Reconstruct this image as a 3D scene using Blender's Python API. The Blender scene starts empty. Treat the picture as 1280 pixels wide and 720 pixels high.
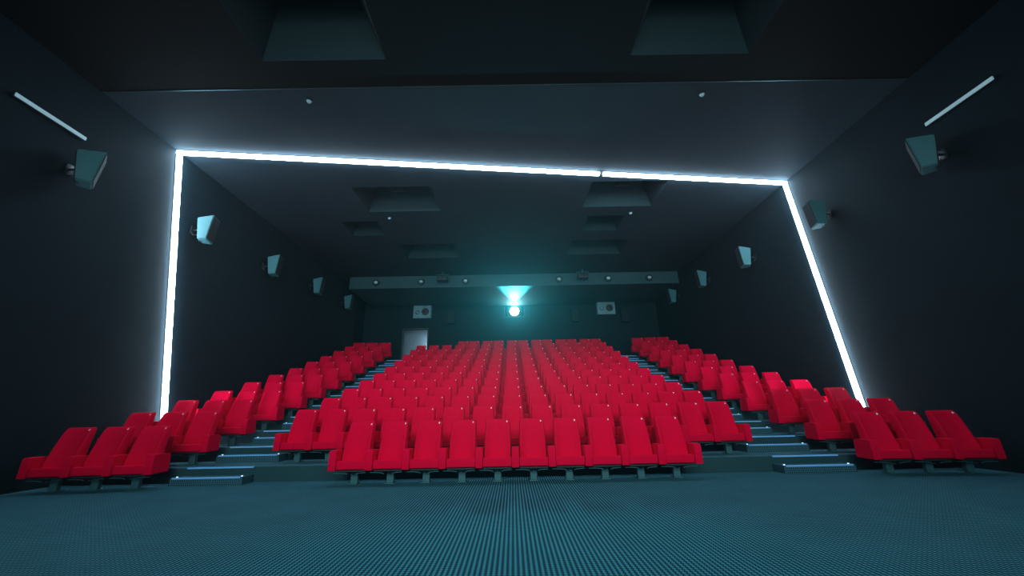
import bpy, bmesh, math, random
from mathutils import Vector, Matrix
C = bpy.context.scene.collection
PI = math.pi
HALO_HAZE = 0.0011
random.seed(4)

# ------------------------------------------------------------------ materials
def new_mat(name):
    m = bpy.data.materials.new(name); m.use_nodes = True
    nt = m.node_tree
    return m, nt, nt.nodes['Principled BSDF']

def plain(name, col, rough=0.6, metal=0.0, noise=0.0, scale=8.0, bump=0.0, bscale=60.0, spec=0.5):
    m, nt, b = new_mat(name)
    b.inputs['Base Color'].default_value = (*col, 1)
    b.inputs['Roughness'].default_value = rough
    b.inputs['Metallic'].default_value = metal
    b.inputs['Specular IOR Level'].default_value = spec
    tc = nt.nodes.new('ShaderNodeTexCoord')
    if noise:
        n = nt.nodes.new('ShaderNodeTexNoise'); n.inputs['Scale'].default_value = scale
        n.inputs['Detail'].default_value = 4
        nt.links.new(tc.outputs['Object'], n.inputs['Vector'])
        r = nt.nodes.new('ShaderNodeMapRange')
        r.inputs['To Min'].default_value = 1 - noise; r.inputs['To Max'].default_value = 1 + noise
        nt.links.new(n.outputs['Fac'], r.inputs['Value'])
        mx = nt.nodes.new('ShaderNodeVectorMath'); mx.operation = 'SCALE'
        mx.inputs[0].default_value = col
        nt.links.new(r.outputs['Result'], mx.inputs['Scale'])
        nt.links.new(mx.outputs['Vector'], b.inputs['Base Color'])
    if bump:
        n2 = nt.nodes.new('ShaderNodeTexNoise'); n2.inputs['Scale'].default_value = bscale
        nt.links.new(tc.outputs['Object'], n2.inputs['Vector'])
        bp = nt.nodes.new('ShaderNodeBump'); bp.inputs['Strength'].default_value = bump
        bp.inputs['Distance'].default_value = 0.004
        nt.links.new(n2.outputs['Fac'], bp.inputs['Height'])
        nt.links.new(bp.outputs['Normal'], b.inputs['Normal'])
    return m

def emis(name, col, strength, base=(0.8, 0.8, 0.8)):
    m, nt, b = new_mat(name)
    b.inputs['Base Color'].default_value = (*base, 1)
    b.inputs['Emission Color'].default_value = (*col, 1)
    b.inputs['Emission Strength'].default_value = strength
    return m

def velvet():
    m = plain('red_velvet', (0.72, 0.0004, 0.034), 0.9, 0, 0.10, 30, 0.25, 220, 0.04)
    b = m.node_tree.nodes['Principled BSDF']
    b.inputs['Sheen Weight'].default_value = 0.03
    b.inputs['Sheen Tint'].default_value = (1, 0.05, 0.12, 1)
    return m

def carpet(name, dark, light, pitch):
    """small round dots woven in a square grid"""
    m, nt, b = new_mat(name)
    N = nt.nodes; L = nt.links
    tc = N.new('ShaderNodeTexCoord')
    s = N.new('ShaderNodeSeparateXYZ'); L.new(tc.outputs['Object'], s.inputs[0])
    def math_(op, a, bb=None):
        n = N.new('ShaderNodeMath'); n.operation = op
        for i, v in enumerate((a, bb)):
            if v is None: continue
            if isinstance(v, (int, float)): n.inputs[i].default_value = v
            else: L.new(v, n.inputs[i])
        return n.outputs[0]
    k = 2 * PI / pitch
    yz = math_('ADD', s.outputs['Y'], s.outputs['Z'])
    cx = math_('COSINE', math_('MULTIPLY', s.outputs['X'], k))
    cy = math_('COSINE', math_('MULTIPLY', yz, k))
    sm = math_('ADD', math_('MULTIPLY', cx, 0.6), math_('MULTIPLY', cy, 0.4))
    r = N.new('ShaderNodeMapRange'); r.interpolation_type = 'SMOOTHSTEP'
    r.inputs['From Min'].default_value = -0.25; r.inputs['From Max'].default_value = 0.55
    L.new(sm, r.inputs['Value'])
    nz = N.new('ShaderNodeTexNoise'); nz.inputs['Scale'].default_value = 1.6; nz.inputs['Detail'].default_value = 5
    L.new(tc.outputs['Object'], nz.inputs['Vector'])
    r2 = N.new('ShaderNodeMapRange'); r2.inputs['To Min'].default_value = 0.8; r2.inputs['To Max'].default_value = 1.2
    L.new(nz.outputs['Fac'], r2.inputs['Value'])
    mix = N.new('ShaderNodeMix'); mix.data_type = 'RGBA'
    mix.inputs[6].default_value = (*dark, 1); mix.inputs[7].default_value = (*light, 1)
    L.new(r.outputs['Result'], mix.inputs[0])
    sc = N.new('ShaderNodeVectorMath'); sc.operation = 'SCALE'
    L.new(mix.outputs[2], sc.inputs[0]); L.new(r2.outputs['Result'], sc.inputs['Scale'])
    L.new(sc.outputs['Vector'], b.inputs['Base Color'])
    b.inputs['Roughness'].default_value = 0.95
    b.inputs['Specular IOR Level'].default_value = 0.1
    bp = N.new('ShaderNodeBump'); bp.inputs['Strength'].default_value = 0.3; bp.inputs['Distance'].default_value = 0.004
    L.new(r.outputs['Result'], bp.inputs['Height']); L.new(bp.outputs['Normal'], b.inputs['Normal'])
    return m

M = dict(
    wall=plain('black_blue_wall', (0.0068, 0.0180, 0.0245), 0.8, 0, 0.18, 2.5, 0.15, 25, 0.15),
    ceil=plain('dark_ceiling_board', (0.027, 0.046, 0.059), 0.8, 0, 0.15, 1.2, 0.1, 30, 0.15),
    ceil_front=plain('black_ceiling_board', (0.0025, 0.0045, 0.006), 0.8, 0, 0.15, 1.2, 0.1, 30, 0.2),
    back=plain('black_back_wall', (0.0065, 0.020, 0.026), 0.8, 0, 0.15, 1.5, 0.1, 30, 0.2),
    beam=plain('beam_paint', (0.020, 0.070, 0.082), 0.7, 0, 0.1, 3),
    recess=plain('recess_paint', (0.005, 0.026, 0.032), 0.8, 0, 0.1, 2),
    carpet=carpet('dotted_carpet', (0.004, 0.034, 0.050), (0.058, 0.225, 0.285), 0.037),
    step=carpet('dotted_step_carpet', (0.015, 0.055, 0.075), (0.06, 0.17, 0.21), 0.03),
    tread=carpet('dotted_tier_carpet', (0.020, 0.075, 0.10), (0.075, 0.22, 0.27), 0.03),
    riser=plain('dark_riser_board', (0.005, 0.050, 0.062), 0.8, 0, .2, 3),
    velvet=velvet(),
    steel=plain('teal_grey_steel', (0.03, 0.12, 0.135), 0.5, 0.2, 0.1, 20),
    pan=plain('black_underpan', (0.01, 0.012, 0.014), 0.6),
    disc=plain('white_enamel', (0.9, 0.85, 0.85), 0.3),
    alu=plain('brushed_aluminium', (0.45, 0.62, 0.75), 0.35, 0.7),
    nosing=emis('lit_nosing', (0.02, 0.28, 0.85), 0.20, (0.20, 0.42, 0.60)),
    strip=emis('white_light_strip', (0.62, 0.83, 1.0), 40.0),
    bar=emis('dim_wall_bar', (0.34, 0.64, 0.74), 0.30, (0.5, 0.6, 0.65)),
    housing=plain('black_channel', (0.02, 0.022, 0.025), 0.5),
    spk=plain('speaker_grey', (0.05, 0.19, 0.21), 0.55, 0, 0.08, 10),
    spk_front=plain('speaker_cloth', (0.012, 0.02, 0.024), 0.9, 0, 0.2, 60),
    bracket=plain('black_bracket', (0.03, 0.035, 0.04), 0.35, 0.4),
    box=plain('grey_box_paint', (0.16, 0.34, 0.38), 0.6, 0, 0.05, 6),
    dark=plain('black_plastic', (0.012, 0.014, 0.016), 0.5),
    bulb=plain('dull_glass_cap', (0.45, 0.75, 0.8), 0.25),
    lens=emis('lit_projector_lens', (0.75, 1.0, 1.0), 60.0),
    port=emis('lit_port_glass', (0.1, 0.85, 0.95), 1.6, (0.02, 0.05, 0.05)),
    corridor=plain('corridor_paint', (0.16, 0.23, 0.28), 0.7, 0, 0.05, 3),
    screen=plain('screen_white', (0.75, 0.75, 0.75), 0.9),
    lamp=emis('corridor_tube', (0.85, 0.95, 1.0), 38.0),
)

# ------------------------------------------------------------------ helpers
def link(name, bm, mat, parent=None, smooth=False, loc=None, rot=None):
    me = bpy.data.meshes.new(name)
    bmesh.ops.recalc_face_normals(bm, faces=bm.faces[:])
    bm.to_mesh(me); bm.free()
    for m in (mat if isinstance(mat, (list, tuple)) else [mat]): me.materials.append(m)
    if smooth:
        for p in me.polygons: p.use_smooth = True
        try: me.set_sharp_from_angle(angle=math.radians(40))
        except Exception: pass
    o = bpy.data.objects.new(name, me); C.objects.link(o)
    if parent: o.parent = parent
    if loc: o.location = loc
    if rot: o.rotation_euler = rot
    return o

def box(bm, x0, x1, y0, y1, z0, z1, bevel=0, seg=2, mi=0, mat=None):
    r = bmesh.ops.create_cube(bm, size=1)
    vs = r['verts']
    for v in vs:
        v.co = Vector((x0 + (v.co.x + .5) * (x1 - x0), y0 + (v.co.y + .5) * (y1 - y0), z0 + (v.co.z + .5) * (z1 - z0)))
    fs = {f for v in vs for f in v.link_faces}
    for f in fs: f.material_index = mi
    if bevel:
        es = list({e for v in vs for e in v.link_edges})
        r2 = bmesh.ops.bevel(bm, geom=es, offset=bevel, segments=seg, profile=0.6, affect='EDGES')
        vs = list({v for f in r2['faces'] for v in f.verts} | {v for v in vs if v.is_valid})
    if mat is not None:
        for v in vs: v.co = mat @ v.co
    return vs

def cyl(bm, p, q, r, r2=None, n=16, caps=True):
    p = Vector(p); q = Vector(q); d = q - p
    rot = d.to_track_quat('Z', 'Y').to_matrix().to_4x4()
    res = bmesh.ops.create_cone(bm, cap_ends=caps, segments=n, radius1=r, radius2=r if r2 is None else r2, depth=d.length,
                                matrix=Matrix.Translation((p + q) / 2) @ rot)
    return res['verts']

def tube(bm, pts, r, n=8):
    for a, b in zip(pts[:-1], pts[1:]): cyl(bm, a, b, r, n=n)
    for p in pts[1:-1]: bmesh.ops.create_uvsphere(bm, u_segments=n, v_segments=6, radius=r, matrix=Matrix.Translation(p))

def tag(o, label=None, cat=None, group=None, kind=None):
    if label: o['label'] = label
    if cat: o['category'] = cat
    if group: o['group'] = group
    if kind: o['kind'] = kind
    return o

def thing(name, label, cat, loc=(0, 0, 0), rot=(0, 0, 0), group=None):
    o = bpy.data.objects.new(name, None); C.objects.link(o)
    o.empty_display_size = 0.2
    o.location = loc; o.rotation_euler = rot
    return tag(o, label, cat, group)

def copy_thing(root, loc, rot, label, group=None):
    r = root.copy(); C.objects.link(r); r.location = loc; r.rotation_euler = rot
    r['label'] = label
    if group: r['group'] = group
    for ch in list(root.children):
        c = ch.copy(); C.objects.link(c); c.parent = r
        for g in list(ch.children):
            d = g.copy(); C.objects.link(d); d.parent = c
    return r

ORD = ['zero', 'first', 'second', 'third', 'fourth', 'fifth', 'sixth', 'seventh', 'eighth', 'ninth', 'tenth', 'eleventh',
       'twelfth', 'thirteenth', 'fourteenth', 'fifteenth']

# ------------------------------------------------------------------ layout numbers (metres)
W = 7.72            # half width of the hall
H = 7.02            # ceiling height
YB = 20.5           # back wall
YF = -1.8           # wall behind the camera
YS = 17.07          # face of the lighting beam
ZS = 6.46           # its underside
TOPY = [7.17, 8.17, 9.20, 10.25, 11.32, 12.38, 13.45, 14.48, 15.50, 16.58, 17.63, 18.68]   # y of the back tops, row by row
ZF = [0.0, 0.235, 0.49, 0.745, 1.03, 1.32, 1.63, 1.965, 2.305, 2.66, 3.01, 3.35]          # tread height, row by row

# ------------------------------------------------------------------ room shell
bm = bmesh.new(); box(bm, -W, W, YF, TOPY[0] + .25, -0.2, 0)
tag(link('floor', bm, M['carpet']), kind='structure')
bm = bmesh.new(); box(bm, -W - .2, -W, YF, YB + .2, -0.2, H + .1)
tag(link('wall_left', bm, M['wall']), kind='structure')
bm = bmesh.new(); box(bm, W, W + .2, YF, YB + .2, -0.2, H + .1)
tag(link('wall_right', bm, M['wall']), kind='structure')
bm = bmesh.new(); box(bm, -W - .2, W + .2, YF - .2, YF, -0.2, H + .1)
tag(link('wall_front', bm, M['wall']), kind='structure')

def slab_with_holes(bm, us, vs, holes, f, mi=lambda u, v: 0):
    """flat cells between the cuts us/vs except inside holes; f(u,v)->Vector"""
    us = sorted(set(us)); vs = sorted(set(vs))
    for a, b in zip(us[:-1], us[1:]):
        for c, d in zip(vs[:-1], vs[1:]):
            mu, mv = (a + b) / 2, (c + d) / 2
            if any(h[0] < mu < h[1] and h[2] < mv < h[3] for h in holes): continue
            fc = bm.faces.new([bm.verts.new(f(*p)) for p in ((a, c), (b, c), (b, d), (a, d))])
            fc.material_index = mi(mu, mv)
    bmesh.ops.remove_doubles(bm, verts=bm.verts[:], dist=1e-5)

# ceiling with its recesses   (x0,x1,y0,y1,depth,inset)
REC = [(-4.30, -2.12, 3.9, 5.50, 1.0, .45), (2.20, 4.30, 3.9, 5.50, 1.0, .45),
       (-4.32, -2.12, 9.62, 11.02, .75, .38), (2.25, 4.38, 9.55, 10.95, .75, .38),
       (-5.44, -4.28, 11.65, 12.70, .6, 0.04), (2.55, 3.72, 11.55, 12.62, .6, 0.04),
       (-4.10, -2.00, 13.55, 14.90, .7, .35), (2.28, 4.40, 13.45, 14.80, .7, .35)]
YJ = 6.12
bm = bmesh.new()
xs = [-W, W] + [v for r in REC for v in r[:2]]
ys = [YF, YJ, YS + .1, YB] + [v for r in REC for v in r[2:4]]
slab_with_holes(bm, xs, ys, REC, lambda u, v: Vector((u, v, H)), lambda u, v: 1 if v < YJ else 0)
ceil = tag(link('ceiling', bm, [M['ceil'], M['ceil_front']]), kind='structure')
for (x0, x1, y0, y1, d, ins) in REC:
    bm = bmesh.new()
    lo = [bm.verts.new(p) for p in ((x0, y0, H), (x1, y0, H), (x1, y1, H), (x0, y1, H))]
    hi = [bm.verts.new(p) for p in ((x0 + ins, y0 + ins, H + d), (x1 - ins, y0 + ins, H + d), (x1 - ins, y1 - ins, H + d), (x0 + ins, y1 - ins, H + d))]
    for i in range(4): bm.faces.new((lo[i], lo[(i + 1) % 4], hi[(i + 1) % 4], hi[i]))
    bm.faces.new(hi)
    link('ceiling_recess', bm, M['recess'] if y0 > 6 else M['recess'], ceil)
bm = bmesh.new(); box(bm, -W + .02, W - .02, YJ - .006, YJ + .006, H - .014, H)
tag(link('trim_1', bm, plain('dull_metal_edge', (0.10, 0.2, 0.22), 0.35, 0.8, 0.5, 1.2)), kind='structure')

# lighting beam in front of the back wall
bm = bmesh.new(); box(bm, -7.25, 7.6, YS, YB, ZS, H - .002)
tag(link('ceiling_beam', bm, M['beam']), kind='structure')

# back wall with door opening and projection port
DX0, DX1, DZ1 = -5.62, -4.36, 5.27
PX0, PX1, PZ0, PZ1 = -.32, .70, 5.88, 6.44
bm = bmesh.new()
slab_with_holes(bm, [-W, DX0, DX1, PX0, PX1, W], [0, ZF[-1], DZ1, PZ0, PZ1, H],
                [(DX0, DX1, ZF[-1], DZ1), (PX0, PX1, PZ0, PZ1)], lambda u, v: Vector((u, YB, v)))
r = bmesh.ops.extrude_face_region(bm, geom=bm.faces[:])
bmesh.ops.translate(bm, verts=[g for g in r['geom'] if isinstance(g, bmesh.types.BMVert)], vec=(0, .18, 0))
tag(link('wall_back', bm, M['back']), kind='structure')
# the corridor seen through the open doorway
bm = bmesh.new()
box(bm, DX0 - .6, DX1 + .8, YB + 1.1, YB + 1.2, ZF[-1], DZ1 + .3)
box(bm, DX0 - .7, DX0 - .6, YB + .19, YB + 1.2, ZF[-1], DZ1 + .3)
box(bm, DX1 + .8, DX1 + .9, YB + .19, YB + 1.2, ZF[-1], DZ1 + .3)
box(bm, DX0 - .7, DX1 + .9, YB + .19, YB + 1.2, DZ1 + .3, DZ1 + .4)
box(bm, DX0 - .7, DX1 + .9, YB + .18, YB + 1.2, ZF[-1] - .1, ZF[-1])
tag(link('wall_corridor', bm, M['corridor']), kind='structure')
bm = bmesh.new()
for a in ((DX0 - .06, DX0), (DX1, DX1 + .06)): box(bm, *a, YB - .03, YB + .0, ZF[-1], DZ1 + .06)
box(bm, DX0, DX1, YB - .03, YB + .0, DZ1, DZ1 + .06)
tag(link('door_1', bm, M['dark']), kind='structure')
lt = thing('corridor_lamp', 'white tube lamp inside the corridor behind the open doorway', 'lamp', (DX1 + .07, YB + .78, 4.35))
bm = bmesh.new(); box(bm, -.05, .05, -.08, -.04, -.8, .8, .008); link('housing', bm, M['alu'], lt)
bm = bmesh.new(); cyl(bm, (0, .02, -.76), (0, .02, .76), .03); link('tube', bm, M['lamp'], lt)

# projection port
bm = bmesh.new()
box(bm, PX0 - .05, PX1 + .05, YB - .03, YB, PZ0 - .05, PZ0); 
for a in ((PX0 - .05, PX0), (PX1, PX1 + .05)): box(bm, *a, YB - .03, YB, PZ0, PZ1)
tag(link('window_1', bm, M['dark']), kind='structure')

# ------------------------------------------------------------------ tiers
AX0, AX1 = 4.40, 5.58
def nose(name, parent, x0, x1, y, z, depth=.022):
    bm = bmesh.new()
    box(bm, x0, x1, y - .008, y + depth, z, z + .006)
    box(bm, x0, x1, y - .012, y - .001, z - .016, z + .006)
    return link(name, bm, M['nosing'], parent)
for k in range(1, 12):
    y0 = TOPY[k - 1] + .21
    y1 = TOPY[k] + .21 if k < 11 else YB
    bm = bmesh.new()
    box(bm, -W, W, y0, y1 + (.1 if k < 11 else 0), ZF[k - 1] - .25, ZF[k])
    for f in bm.faces: f.material_index = 1 if f.normal.y < -.5 else 0
    bm.normal_update()
    for f in bm.faces: f.material_index = 1 if abs(f.normal.y) > .5 else 0
    t = tag(link('seating_tier', bm, [M['tread'], M['riser']]), kind='structure')
    for s in (-1, 1):
        a, b = sorted((s * AX0, s * AX1))
        n = nose('step_nosing', t, a + .03, b - .03, y0, ZF[k])

def aisle_step(k, s):
    side = 'left' if s < 0 else 'right'
    y1 = TOPY[k - 1] + .21; y0 = y1 - .30
    a, b = sorted((s * AX0, s * AX1))
    h = (ZF[k] - ZF[k - 1]) / 2
    where = 'lowest' if k == 1 else ('topmost' if k == 11 else ORD[k] + ' lowest')
    t = thing('aisle_step', f'{where} dark carpeted half step with a blue lit edge in the {side} aisle', 'step',
              ((a + b) / 2, (y0 + y1) / 2, ZF[k - 1]), group=f'half steps in the {side} aisle')
    hw, hd = (b - a) / 2, (y1 - y0) / 2
    bm = bmesh.new(); box(bm, -hw, hw, -hd, hd, 0, h); link('tread_block', bm, M['step'], t)
    nose('nosing', t, -hw + .04, hw - .04, -hd, h)
    for x in (-hw + .06, hw - .06):
        bm = bmesh.new(); cyl(bm, (x, -hd + .07, h), (x, -hd + .07, h + .014), .014, n=12)
        link('step_light', bm, M['lampcap'], t)
M['lampcap'] = emis('step_light_cap', (0.55, 0.8, 1.0), 1.2)
for s in (-1, 1):
    for k in range(1, 12): aisle_step(k, s)

# ------------------------------------------------------------------ cinema seat
PITCH = .57
def loft(bm, rings, cap=True):
    vr = [[bm.verts.new(p) for p in r] for r in rings]
    n = len(vr[0])
    for a, b in zip(vr[:-1], vr[1:]):
        for i in range(n): bm.faces.new((a[i], a[(i + 1) % n], b[(i + 1) % n], b[i]))
    if cap:
        bm.faces.new(vr[0][::-1]); bm.faces.new(vr[-1])

def back_mesh(ws_=1.03, off_=0.0):
    bm = bmesh.new(); rings = []
    # (z, y of front centre, half width, thickness, bolster depth)
    prof = [(.315, -.01, .205, .13, .02), (.33, -.012, .222, .15, .03), (.40, .005, .224, .14, .045), (.50, .045, .218, .12, .05),
            (.62, .085, .210, .10, .048), (.74, .125, .205, .09, .042), (.84, .158, .201, .08, .034), (.895, .177, .199, .075, .022),
            (.922, .190, .194, .060, .010), (.932, .205, .184, .028, .0)]
    for z, y, hw, th, bd in prof:
        r = []
        bd *= 1.45
        f_ = min(1, max(0, (z - .50) / .12))
        ws, off = 1.0 + (ws_ - 1.0) * f_, off_ * f_
        xs = [-1, -.93, -.82, -.68, -.45, 0, .45, .68, .82, .93, 1]
        for x in xs:
            ax = abs(x)
            if ax >= .99: dy = -bd * .35 + .012
            elif ax > .9: dy = -bd * .95
            elif ax > .8: dy = -bd
            elif ax > .6: dy = -bd * .55
            elif ax > .3: dy = -bd * .12
            else: dy = 0
            r.append(Vector((x * hw * ws + off, y + dy, z)))
        for x in (1, .9, .5, 0, -.5, -.9, -1):
            ax = abs(x)
            r.append(Vector((x * hw * ws + off, y + th - (.03 if ax == 1 else (.006 if ax > .8 else 0)), z)))
        rings.append(r)
    loft(bm, rings)
    return bm

def cushion_mesh():
    bm = bmesh.new(); rings = []
    hw = .2235
    # cross sections marching across x, profile in y-z
    prof = [(-.205, .225), (-.225, .24), (-.232, .29), (-.226, .345), (-.200, .362), (-.12, .355), (-.03, .345), (.08, .345), (.11, .32), (.11, .235), (.08, .225)]
    for x, sc in ((-hw, .96), (-hw + .008, 1), (-.1, 1.0), (0, 1.0), (.1, 1.0), (hw - .008, 1), (hw, .96)):
        cy, cz = -.06, .285
        rings.append([Vector((x, cy + (y - cy) * sc, cz + (z - cz) * sc)) for y, z in prof])
    loft(bm, rings)
    return bm

def arm_mesh(x):
    bm = bmesh.new(); rings = []
    hw = .056
    prof = [(-.250, .222), (-.255, .24), (-.248, .490), (-.232, .510), (-.12, .515), (.02, .510), (.10, .50), (.125, .47), (.14, .24), (.13, .225)]
    for dx, sc in ((-hw, .965), (-hw + .007, 1), (0, 1.002), (hw - .007, 1), (hw, .965)):
        cy, cz = -.05, .37
        rings.append([Vector((x + dx, cy + (y - cy) * sc, cz + (z - cz) * sc)) for y, z in prof])
    loft(bm, rings)
    return bm

def make_seat(extra=None, pitch=PITCH, ws=1.03, off=0.0):
    """extra: None for one shared arm on the left; 'end' when the seat closes its row and has both arms"""
    t = thing('cinema_seat', 'x', 'seat')
    link('seat_cushion', cushion_mesh(), M['velvet'], t, True)
    link('backrest', back_mesh(ws, off), M['velvet'], t, True)
    link('armrest', arm_mesh(-pitch / 2), M['velvet'], t, True)
    if extra: link('armrest', arm_mesh(pitch / 2), M['velvet'], t, True)
    bm = bmesh.new(); box(bm, -.222, .222, -.19, .12, .195, .223, .006); u = link('underpan', bm, M['pan'], t)
    bm = bmesh.new()
    box(bm, -.055, .055, -.03, .05, .008, .205, .008); g = link('leg', bm, M['steel'], t)
    bm = bmesh.new(); box(bm, -.07, .07, -.08, .09, 0, .012, .004); link('foot_plate', bm, M['steel'], g)
    bm = bmesh.new()
    for sg in (-1, 1):
        hp = pitch / 2 if (sg < 0 or extra) else .222
        tube(bm, [Vector((sg * p[0], -.16, p[1])) for p in ((.062, .158), (.095, .172), (.18, .179), (hp - .002, .179))], .006, 6)
    box(bm, -.006, .006, -.16, -.03, .150, .160)
    link('support_rail', bm, M['steel'], t)
    bm = bmesh.new(); cyl(bm, (.150 * ws + off, .170, .896), (.150 * ws + off, .142, .885), .0115, n=14)
    d = link('seat_number', bm, M['disc'], t, True); d['label'] = 'round white seat number button'
    return t
seat_mid = make_seat()
seat_end = make_seat('end')
pair_l = make_seat(None, PITCH, 1.22, .03); pair_r = make_seat(None, PITCH, 1.22, -.03); pair_e = make_seat('end', PITCH, 1.22, -.03)
wide_ms = make_seat(None, .58, 1.35); wide_es = make_seat('end', .58, 1.35)
seat_ms = make_seat(None, .58)
seat_es = make_seat('end', .58)
used = set()
def put_seat(proto, loc, rz, label, group):
    if proto.name in used: return copy_thing(proto, loc, (0, 0, rz), label, group)
    used.add(proto.name)
    proto.location = loc; proto.rotation_euler = (0, 0, rz); proto['label'] = label; proto['group'] = group
    return proto
def row_name(k):
    return 'front row' if k == 0 else ('back row' if k == 11 else ORD[k + 1] + ' row from front')
for k in range(12):
    y = TOPY[k] - .22
    if k == 0: xs_ = [(i - 4.5) * PITCH + .03 for i in range(10)]
    elif k == 11: xs_ = [i * PITCH for i in range(-4, 8)]
    else: xs_ = [i * PITCH for i in range(-7, 8)]
    n = len(xs_)
    for i, x in enumerate(xs_):
        if i == 0: w = 'leftmost seat'
        elif i == n - 1: w = 'rightmost seat'
        else: w = ORD[i + 1] + ' seat from left'
        pr = (seat_end if i == n - 1 else seat_mid) if k < 11 else (pair_e if i == n - 1 else (pair_l if i % 2 == 0 else pair_r))
        put_seat(pr, (x, y, ZF[k]), 0,
                 f'red cinema seat in centre block, {row_name(k)}, {w}', 'red cinema seats of the centre block')
    for s, nm in ((-1, 'left'), (1, 'right')):
        ang = math.radians(6) * (-s)
        x0 = s * (5.98 if k == 0 else 5.905)
        for j in range(3):
            px = x0 + s * j * .58 * math.cos(math.radians(6)); py = y - j * .58 * math.sin(math.radians(6)) - (0.02)
            w = ['seat beside the aisle', 'middle seat', 'seat against the wall'][j]
            last = (j == 0 and s < 0) or (j == 2 and s > 0)
            pr = (seat_es if last else seat_ms) if k < 11 else (wide_es if last else wide_ms)
            put_seat(pr, (px, py, ZF[k]), ang,
                     f'red cinema seat in {nm} side block, {row_name(k)}, {w}', f'red cinema seats of the {nm} side block')

# ------------------------------------------------------------------ light strips
def strip_obj(name, label, p, q, n, gaps=(), width=.095):
    """p->q along a surface with inward normal n"""
    n = Vector(n).normalized(); p = Vector(p) + n * .004; q = Vector(q) + n * .004
    d = (q - p); L_ = d.length; d.normalize(); sdir = d.cross(n).normalized()
    t = thing(name, label, 'light', p, group='white light strips framing the hall')
    mat = Matrix((sdir, d, n)).transposed().to_4x4()
    segs = list(gaps) or [(0, 1)]
    bm = bmesh.new(); box(bm, -width / 2 - .012, width / 2 + .012, 0, L_, 0, .008, mat=mat); link('channel', bm, M['housing'], t)
    for a, b in segs:
        bm = bmesh.new(); box(bm, -width / 2, width / 2, a * L_ + .002, b * L_ - .002, .008, .075, .012, mat=mat)
        link('diffuser', bm, M['strip'], t)
TL = (-W, 7.93, H); TR = (W, 9.72, H)
BL = (-W, 9.30, .62); BR = (W, 9.10, .62)
strip_obj('light_strip', 'white glowing light strip slanting down the left wall', (-W, 7.93 + .02, H - .092), BL, (1, 0, 0))
strip_obj('light_strip', 'white glowing light strip slanting down the right wall', (W, 9.72 - .01, H - .092), BR, (-1, 0, 0))
strip_obj('light_strip', 'long white glowing light strip running across the ceiling', TL, TR, (0, 0, -1), [(0, .655), (.662, 1)])
for s, nm in ((-1, 'left'), (1, 'right')):
    t = thing('wall_light_bar', f'short pale horizontal light bar high on the {nm} wall', 'light', (s * W, 5.55, 5.92), group='pale light bars on the side walls')
    a, b = sorted((0, -s * .05))
    bm = bmesh.new(); box(bm, a, b, -.55, .55, -.035, .035, .008); link('housing', bm, M['housing'], t)
    a, b = sorted((-s * .05, -s * .07))
    bm = bmesh.new(); box(bm, a, b, -.54, .54, -.032, .032, .006); link('diffuser', bm, M['bar'], t)

# ------------------------------------------------------------------ wall speakers
SP = [(6.05, 5.25), (8.84, 5.42), (11.70, 5.55), (14.6, 5.80), (17.5, 5.95)]
def wall_speaker(y, z, s, label, group, yaw):
    # local frame: wall at x=0, room towards +x (left wall); cabinet tilted down towards the seats
    t = thing('wall_speaker', label, 'speaker', (s * W, y, z), (0, 0, 0 if s < 0 else PI), group)
    flip = 1 if s < 0 else -1          # rotate by pi flips y, so yaw is mirrored
    R = Matrix.Translation((.36, 0, 0)) @ Matrix.Rotation(flip * math.radians(yaw), 4, 'Z') @ Matrix.Rotation(math.radians(-9), 4, 'Y')
    # cabinet: tapered, wide front (+x), narrower rear
    bm = bmesh.new()
    f, r_ = .20, -.16
    pts = [(r_, -.15, -.28), (r_, .15, -.28), (r_, .15, .28), (r_, -.15, .28), (.04, -.19, -.31), (.04, .19, -.31), (f, .19, .31), (f, -.19, .31)]
    vs = [bm.verts.new(p) for p in pts]
    for q in ((0, 1, 2, 3), (7, 6, 5, 4), (0, 4, 5, 1), (1, 5, 6, 2), (2, 6, 7, 3), (3, 7, 4, 0)): bm.faces.new([vs[i] for i in q])
    bmesh.ops.bevel(bm, geom=bm.edges[:], offset=.015, segments=2, affect='EDGES')
    bmesh.ops.transform(bm, matrix=R, verts=bm.verts[:])
    cab = link('cabinet', bm, M['spk'], t, True)
    bm = bmesh.new(); box(bm, 0, .012, -.175, .175, -.29, .29, .005)
    bmesh.ops.transform(bm, matrix=Matrix.Translation((.12, 0, 0)) @ Matrix.Rotation(math.atan2(.16, .62), 4, 'Y'), verts=bm.verts[:])
    bmesh.ops.transform(bm, matrix=R, verts=bm.verts[:]); link('grille', bm, M['spk_front'], t)
    bm = bmesh.new()
    for zz in (-.28, .28):
        box(bm, -.17, .03, -.03, .03, zz - .006, zz + .006)
    box(bm, -.18, -.165, -.03, .03, -.286, .286)
    bmesh.ops.transform(bm, matrix=R, verts=bm.verts[:])
    link('yoke', bm, M['bracket'], t)
    bm = bmesh.new()
    box(bm, 0, .02, -.07, .07, -.10, .10, .004)
    cyl(bm, (.02, 0, 0), (.24, 0, .02), .022)
    bmesh.ops.create_uvsphere(bm, u_segments=12, v_segments=8, radius=.04, matrix=Matrix.Translation((.20, 0, .02)))
    link('wall_bracket', bm, M['bracket'], t, True)
    bm = bmesh.new(); tube(bm, [Vector(p) for p in ((.02, -.05, -.06), (.08, -.07, -.16), (.18, -.06, -.15), (.26, -.03, -.06))], .007, 6)
    link('cable', bm, M['dark'], t, True)
WHERE = ['nearest', 'second nearest', 'third nearest', 'fourth nearest', 'farthest']
for s, nm in ((-1, 'left'), (1, 'right')):
    for i, (y, z) in enumerate(SP):
        if s > 0 and i == 1: y -= .22
        wall_speaker(y, z, s, f'{WHERE[i]} of five tilted grey box speakers on the {nm} wall', f'box speakers on the {nm} wall', [46, 16, 12, 8, 6][i])

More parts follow.
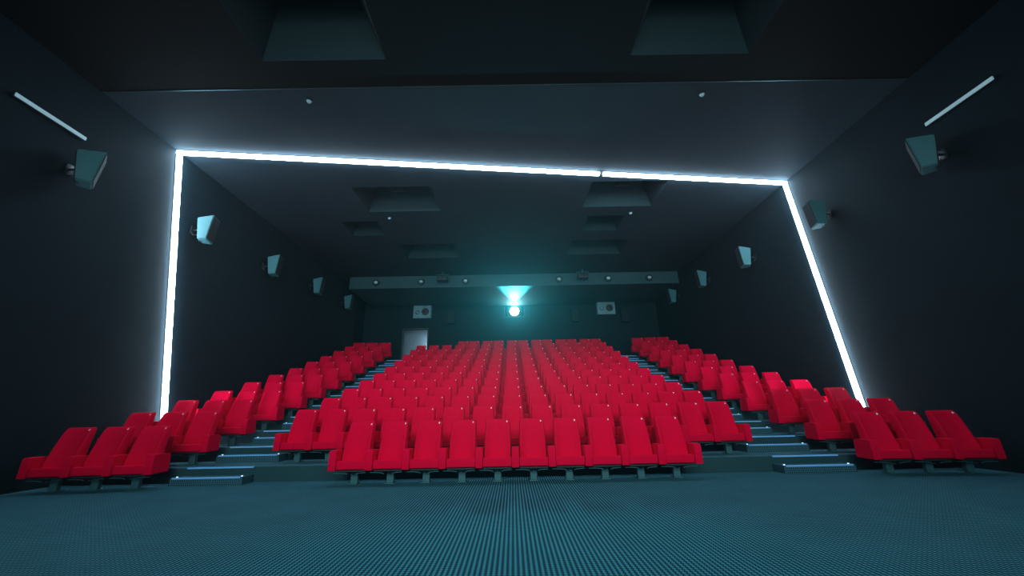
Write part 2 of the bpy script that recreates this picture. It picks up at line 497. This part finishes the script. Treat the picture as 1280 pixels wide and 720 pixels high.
# ------------------------------------------------------------------ back wall loudspeakers
def back_box(x, z, nm):
    t = thing('wall_loudspeaker', f'wide pale grey loudspeaker box on the back wall, {nm}', 'speaker', (x, YB, z), group='pale boxes on the back wall')
    bm = bmesh.new(); box(bm, -.46, .46, -.35, -.02, -.34, .34, .015); link('cabinet', bm, M['box'], t)
    bm = bmesh.new(); cyl(bm, (.17, -.36, .0), (.17, -.345, .0), .19, n=32); cyl(bm, (.17, -.375, .0), (.17, -.355, .0), .06, .1, n=24)
    link('woofer', bm, M['dark'], t, True)
    bm = bmesh.new(); cyl(bm, (-.24, -.36, -.03), (-.24, -.345, -.03), .095, n=24); tw = link('tweeter', bm, M['dark'], t, True)
    bm = bmesh.new(); bmesh.ops.create_uvsphere(bm, u_segments=16, v_segments=8, radius=.055, matrix=Matrix.Translation((-.24, -.36, -.03)))
    link('dome', bm, M['bulb'], tw, True)
    bm = bmesh.new(); box(bm, -.5, .5, -.03, 0, .30, .40); box(bm, -.3, .3, -.02, 0, -.3, .3); link('mount', bm, M['bracket'], t)
back_box(-4.62, 6.13, 'above the lit doorway')
back_box(4.98, 6.15, 'on the right half')
def small_cab(x, z, w, h, d, label):
    t = thing('surround_speaker', label, 'speaker', (x, YB, z), group='small dark speakers on the back wall')
    bm = bmesh.new(); box(bm, -w, w, -d, -.05, -h, h, .02); link('cabinet', bm, M['back'], t)
    bm = bmesh.new(); box(bm, -w + .03, w - .03, -d - .012, -d, -h + .03, h - .03, .005); link('grille', bm, M['spk_front'], t)
    bm = bmesh.new(); box(bm, -.05, .05, -.05, 0, -.1, .1); link('mount', bm, M['bracket'], t)
small_cab(-3.12, 5.80, .2, .32, .3, 'small dark speaker on the back wall, right of the lit doorway')
small_cab(3.35, 5.80, .2, .32, .3, 'small dark speaker on the back wall, left of the right pale box')
small_cab(5.95, 5.74, .2, .32, .3, 'small dark speaker on the back wall, right of the right pale box')

# ------------------------------------------------------------------ fittings on the beam
def beam_spot(x, label, i, z=6.74):
    t = thing('spotlight', label, 'lamp', (x, YS, z), group='round spotlights on the beam')
    bm = bmesh.new(); cyl(bm, (0, 0, 0), (0, -.05, 0), .17, .15, 28); link('ring', bm, M['dark'], t, True)
    bm = bmesh.new(); bmesh.ops.create_uvsphere(bm, u_segments=20, v_segments=12, radius=.085, matrix=Matrix.Translation((.0, -.05, 0)) @ Matrix.Diagonal((1, .6, .8, 1)))
    link('lens', bm, M['bulb'], t, True)
P_ = [-6.05, -4.02, -2.02, 2.20, 4.43, 6.28]
LB = ['leftmost round spotlight on the pale beam', 'second round spotlight from the left on the pale beam', 'third round spotlight from the left on the pale beam',
      'third round spotlight from the right on the pale beam', 'second round spotlight from the right on the pale beam', 'rightmost round spotlight on the pale beam']
for i, x in enumerate(P_): beam_spot(x, LB[i], i)
def beam_cam(x, label):
    t = thing('ceiling_projector', label, 'projector', (x, YS - .45, H), group='dark devices hanging before the beam')
    bm = bmesh.new(); cyl(bm, (0, 0, 0), (0, 0, -.12), .03); box(bm, -.26, .26, -.06, .06, -.14, -.12); 
    for s in (-1, 1): box(bm, s * .25 - .008, s * .25 + .008, -.03, .03, -.3, -.12)
    link('bracket', bm, M['steel'], t)
    bm = bmesh.new(); box(bm, -.23, .23, -.16, .16, -.42, -.2, .03, 3); link('body', bm, M['dark'], t, True)
    bm = bmesh.new(); cyl(bm, (.1, -.16, -.31), (.1, -.2, -.31), .06, n=20); cyl(bm, (-.1, -.16, -.31), (-.1, -.2, -.31), .06, n=20)
    link('lens', bm, M['bracket'], t, True)
beam_cam(-2.98, 'dark twin lens device hanging before the left half of the beam')
beam_cam(3.2, 'dark twin lens device hanging before the right half of the beam')

# ceiling detectors and recess fittings
for x, y, lb in ((-3.92, 6.42, 'small round ceiling detector near the left front recess'), (3.88, 6.42, 'small round ceiling detector near the right front recess'),
                 (-3.80, 11.4, 'tiny round detector behind the big left ceiling recess'), (3.85, 11.35, 'tiny round detector behind the big right ceiling recess')):
    t = thing('ceiling_detector', lb, 'detector', (x, y, H), group='round detectors on the ceiling')
    bm = bmesh.new(); cyl(bm, (0, 0, 0), (0, 0, -.03), .07, .065, 24); link('base', bm, M['dark'], t, True)
    bm = bmesh.new(); cyl(bm, (0, 0, -.03), (0, 0, -.06), .05, .03, 24); link('cover', bm, M['bulb'], t, True)
for i, (x0, x1, y0, y1, d, ins) in enumerate(REC):
    if ins < .1: continue
    side = 'left' if x0 < 0 else 'right'
    wh = {0: 'nearest', 1: 'nearest', 2: 'middle', 3: 'middle', 6: 'farthest', 7: 'farthest'}[i]
    t = thing('recess_spotlight', f'dark spotlight on a yoke inside the {wh} large {side} ceiling recess', 'lamp', ((x0 + x1) / 2, (y0 + y1) / 2, H + d), group='dark spotlights inside the ceiling recesses')
    bm = bmesh.new(); cyl(bm, (0, 0, 0), (0, 0, -.1), .03)
    box(bm, -.24, .24, -.02, .02, -.12, -.1)
    for s in (-1, 1): box(bm, s * .23 - .01, s * .23 + .01, -.02, .02, -.35, -.1)
    link('yoke', bm, M['bracket'], t)
    bm = bmesh.new(); R = Matrix.Translation((0, 0, -.34)) @ Matrix.Rotation(math.radians(25), 4, 'X')
    box(bm, -.21, .21, -.14, .14, -.12, .12, .03, mat=R); link('lamp_body', bm, M['dark'], t)
    bm = bmesh.new(); cyl(bm, R @ Vector((0, -.14, 0)), R @ Vector((0, -.17, 0)), .09, n=20); link('lens', bm, M['bracket'], t, True)

# ------------------------------------------------------------------ projector in the port
t = thing('film_projector', 'film projector with a blazing white lens in the port of the back wall', 'projector', (.19, YB + .5, 5.80))
bm = bmesh.new(); box(bm, -.38, .38, -.15, .7, .12, .72, .04, 3); link('body', bm, M['dark'], t, True)
bm = bmesh.new(); cyl(bm, (0, -.15, .36), (0, -.50, .36), .24, .27, 32, False); link('lens_barrel', bm, M['bracket'], t, True)
bm = bmesh.new(); cyl(bm, (0, -.47, .36), (0, -.485, .36), .235, n=32); l_ = link('lens', bm, M['lens'], t, True); l_['label'] = 'blazing white lens'
bm = bmesh.new()
for x in (-.3, .3):
    for y in (0, .55): cyl(bm, (x, y, -.9), (x, y, .13), .025)
link('stand', bm, M['bracket'], t)
# projection booth
bm = bmesh.new()
box(bm, -1.5, 1.9, YB + 1.6, YB + 1.7, 4.9, H); box(bm, -1.5, 1.9, YB + .19, YB + 1.6, 4.9, 5.0)
box(bm, -1.6, -1.5, YB + .19, YB + 1.7, 4.9, H); box(bm, 1.9, 2.0, YB + .19, YB + 1.7, 4.9, H); box(bm, -1.6, 2.0, YB + .19, YB + 1.7, H - .02, H + .08)
tag(link('wall_booth', bm, M['wall']), kind='structure')

# screen behind the camera
t = thing('projection_screen', 'wide white projection screen on the front wall', 'screen', (0, YF, 0))
bm = bmesh.new(); box(bm, -6.5, 6.5, .02, .05, 1.0, 6.5); link('canvas', bm, M['screen'], t)
bm = bmesh.new()
for a in ((-6.6, -6.5, 1.0, 6.5), (6.5, 6.6, 1.0, 6.5), (-6.6, 6.6, .9, 1.0), (-6.6, 6.6, 6.5, 6.6)): box(bm, a[0], a[1], 0, .08, a[2], a[3])
link('frame', bm, M['dark'], t)

# ------------------------------------------------------------------ lamps
def area(name, loc, rot, sx, sy, power, col, spread=PI):
    l = bpy.data.lights.new(name, 'AREA'); l.shape = 'RECTANGLE'; l.size = sx; l.size_y = sy
    l.energy = power; l.color = col; l.spread = spread
    o = bpy.data.objects.new(name, l); C.objects.link(o); o.location = loc; o.rotation_euler = rot
    return o
# light thrown back by the screen
area('screen_light', (0, YF + .12, 3.5), (math.radians(82), 0, 0), 10.0, 3.0, 380, (0.78, 0.97, 1.0), math.radians(88))
# added point lamp, imitates the lens veil's teal glow round the port
def point(name, loc, power, col, r=.15):
    l = bpy.data.lights.new(name, 'POINT'); l.energy = power; l.color = col; l.shadow_soft_size = r
    o = bpy.data.objects.new(name, l); C.objects.link(o); o.location = loc
    return o
sp = bpy.data.lights.new('projector_beam', 'SPOT'); sp.energy = 7000; sp.color = (0.06, 0.80, 1.0); sp.spot_size = math.radians(36); sp.spot_blend = .5; sp.shadow_soft_size = .05
o = bpy.data.objects.new('projector_beam', sp); C.objects.link(o); o.location = (.19, YB - .04, 6.26); o.rotation_euler = (math.radians(-90 + 4) , 0, 0)
o.rotation_euler = (math.radians(90 - 6), 0, PI)
point('port_veil_fill', (.19, YB - .6, 5.9), 30, (0.2, 0.9, 1.0), .1)

w = bpy.data.worlds.new('dark'); bpy.context.scene.world = w; w.use_nodes = True
w.node_tree.nodes['Background'].inputs[0].default_value = (0.0, 0.0, 0.0, 1)
w.node_tree.nodes['Background'].inputs[1].default_value = 0

# thin haze added to imitate the lens halo round the projector
vs_ = w.node_tree.nodes.new('ShaderNodeVolumeScatter'); vs_.inputs['Density'].default_value = HALO_HAZE; vs_.inputs['Anisotropy'].default_value = .75
w.node_tree.links.new(vs_.outputs[0], w.node_tree.nodes['World Output'].inputs['Volume'])

# ------------------------------------------------------------------ camera
cam = bpy.data.cameras.new('camera'); co = bpy.data.objects.new('camera', cam); C.objects.link(co)
cam.sensor_width = 36; cam.lens = 498 / 1280 * 36; cam.clip_start = .05; cam.clip_end = 100
R = Matrix.Rotation(-2 / 475, 4, 'Z') @ Matrix.Rotation(math.radians(90 + 17.37), 4, 'X') @ Matrix.Rotation(-.02, 4, 'Z')
co.matrix_world = Matrix.Translation((0, 0, 1.03)) @ R
bpy.context.scene.camera = co
vs = bpy.context.scene.view_settings
vs.view_transform = 'Standard'; vs.look = 'None'; vs.gamma = 1; vs.exposure = 0; vs.use_curve_mapping = False
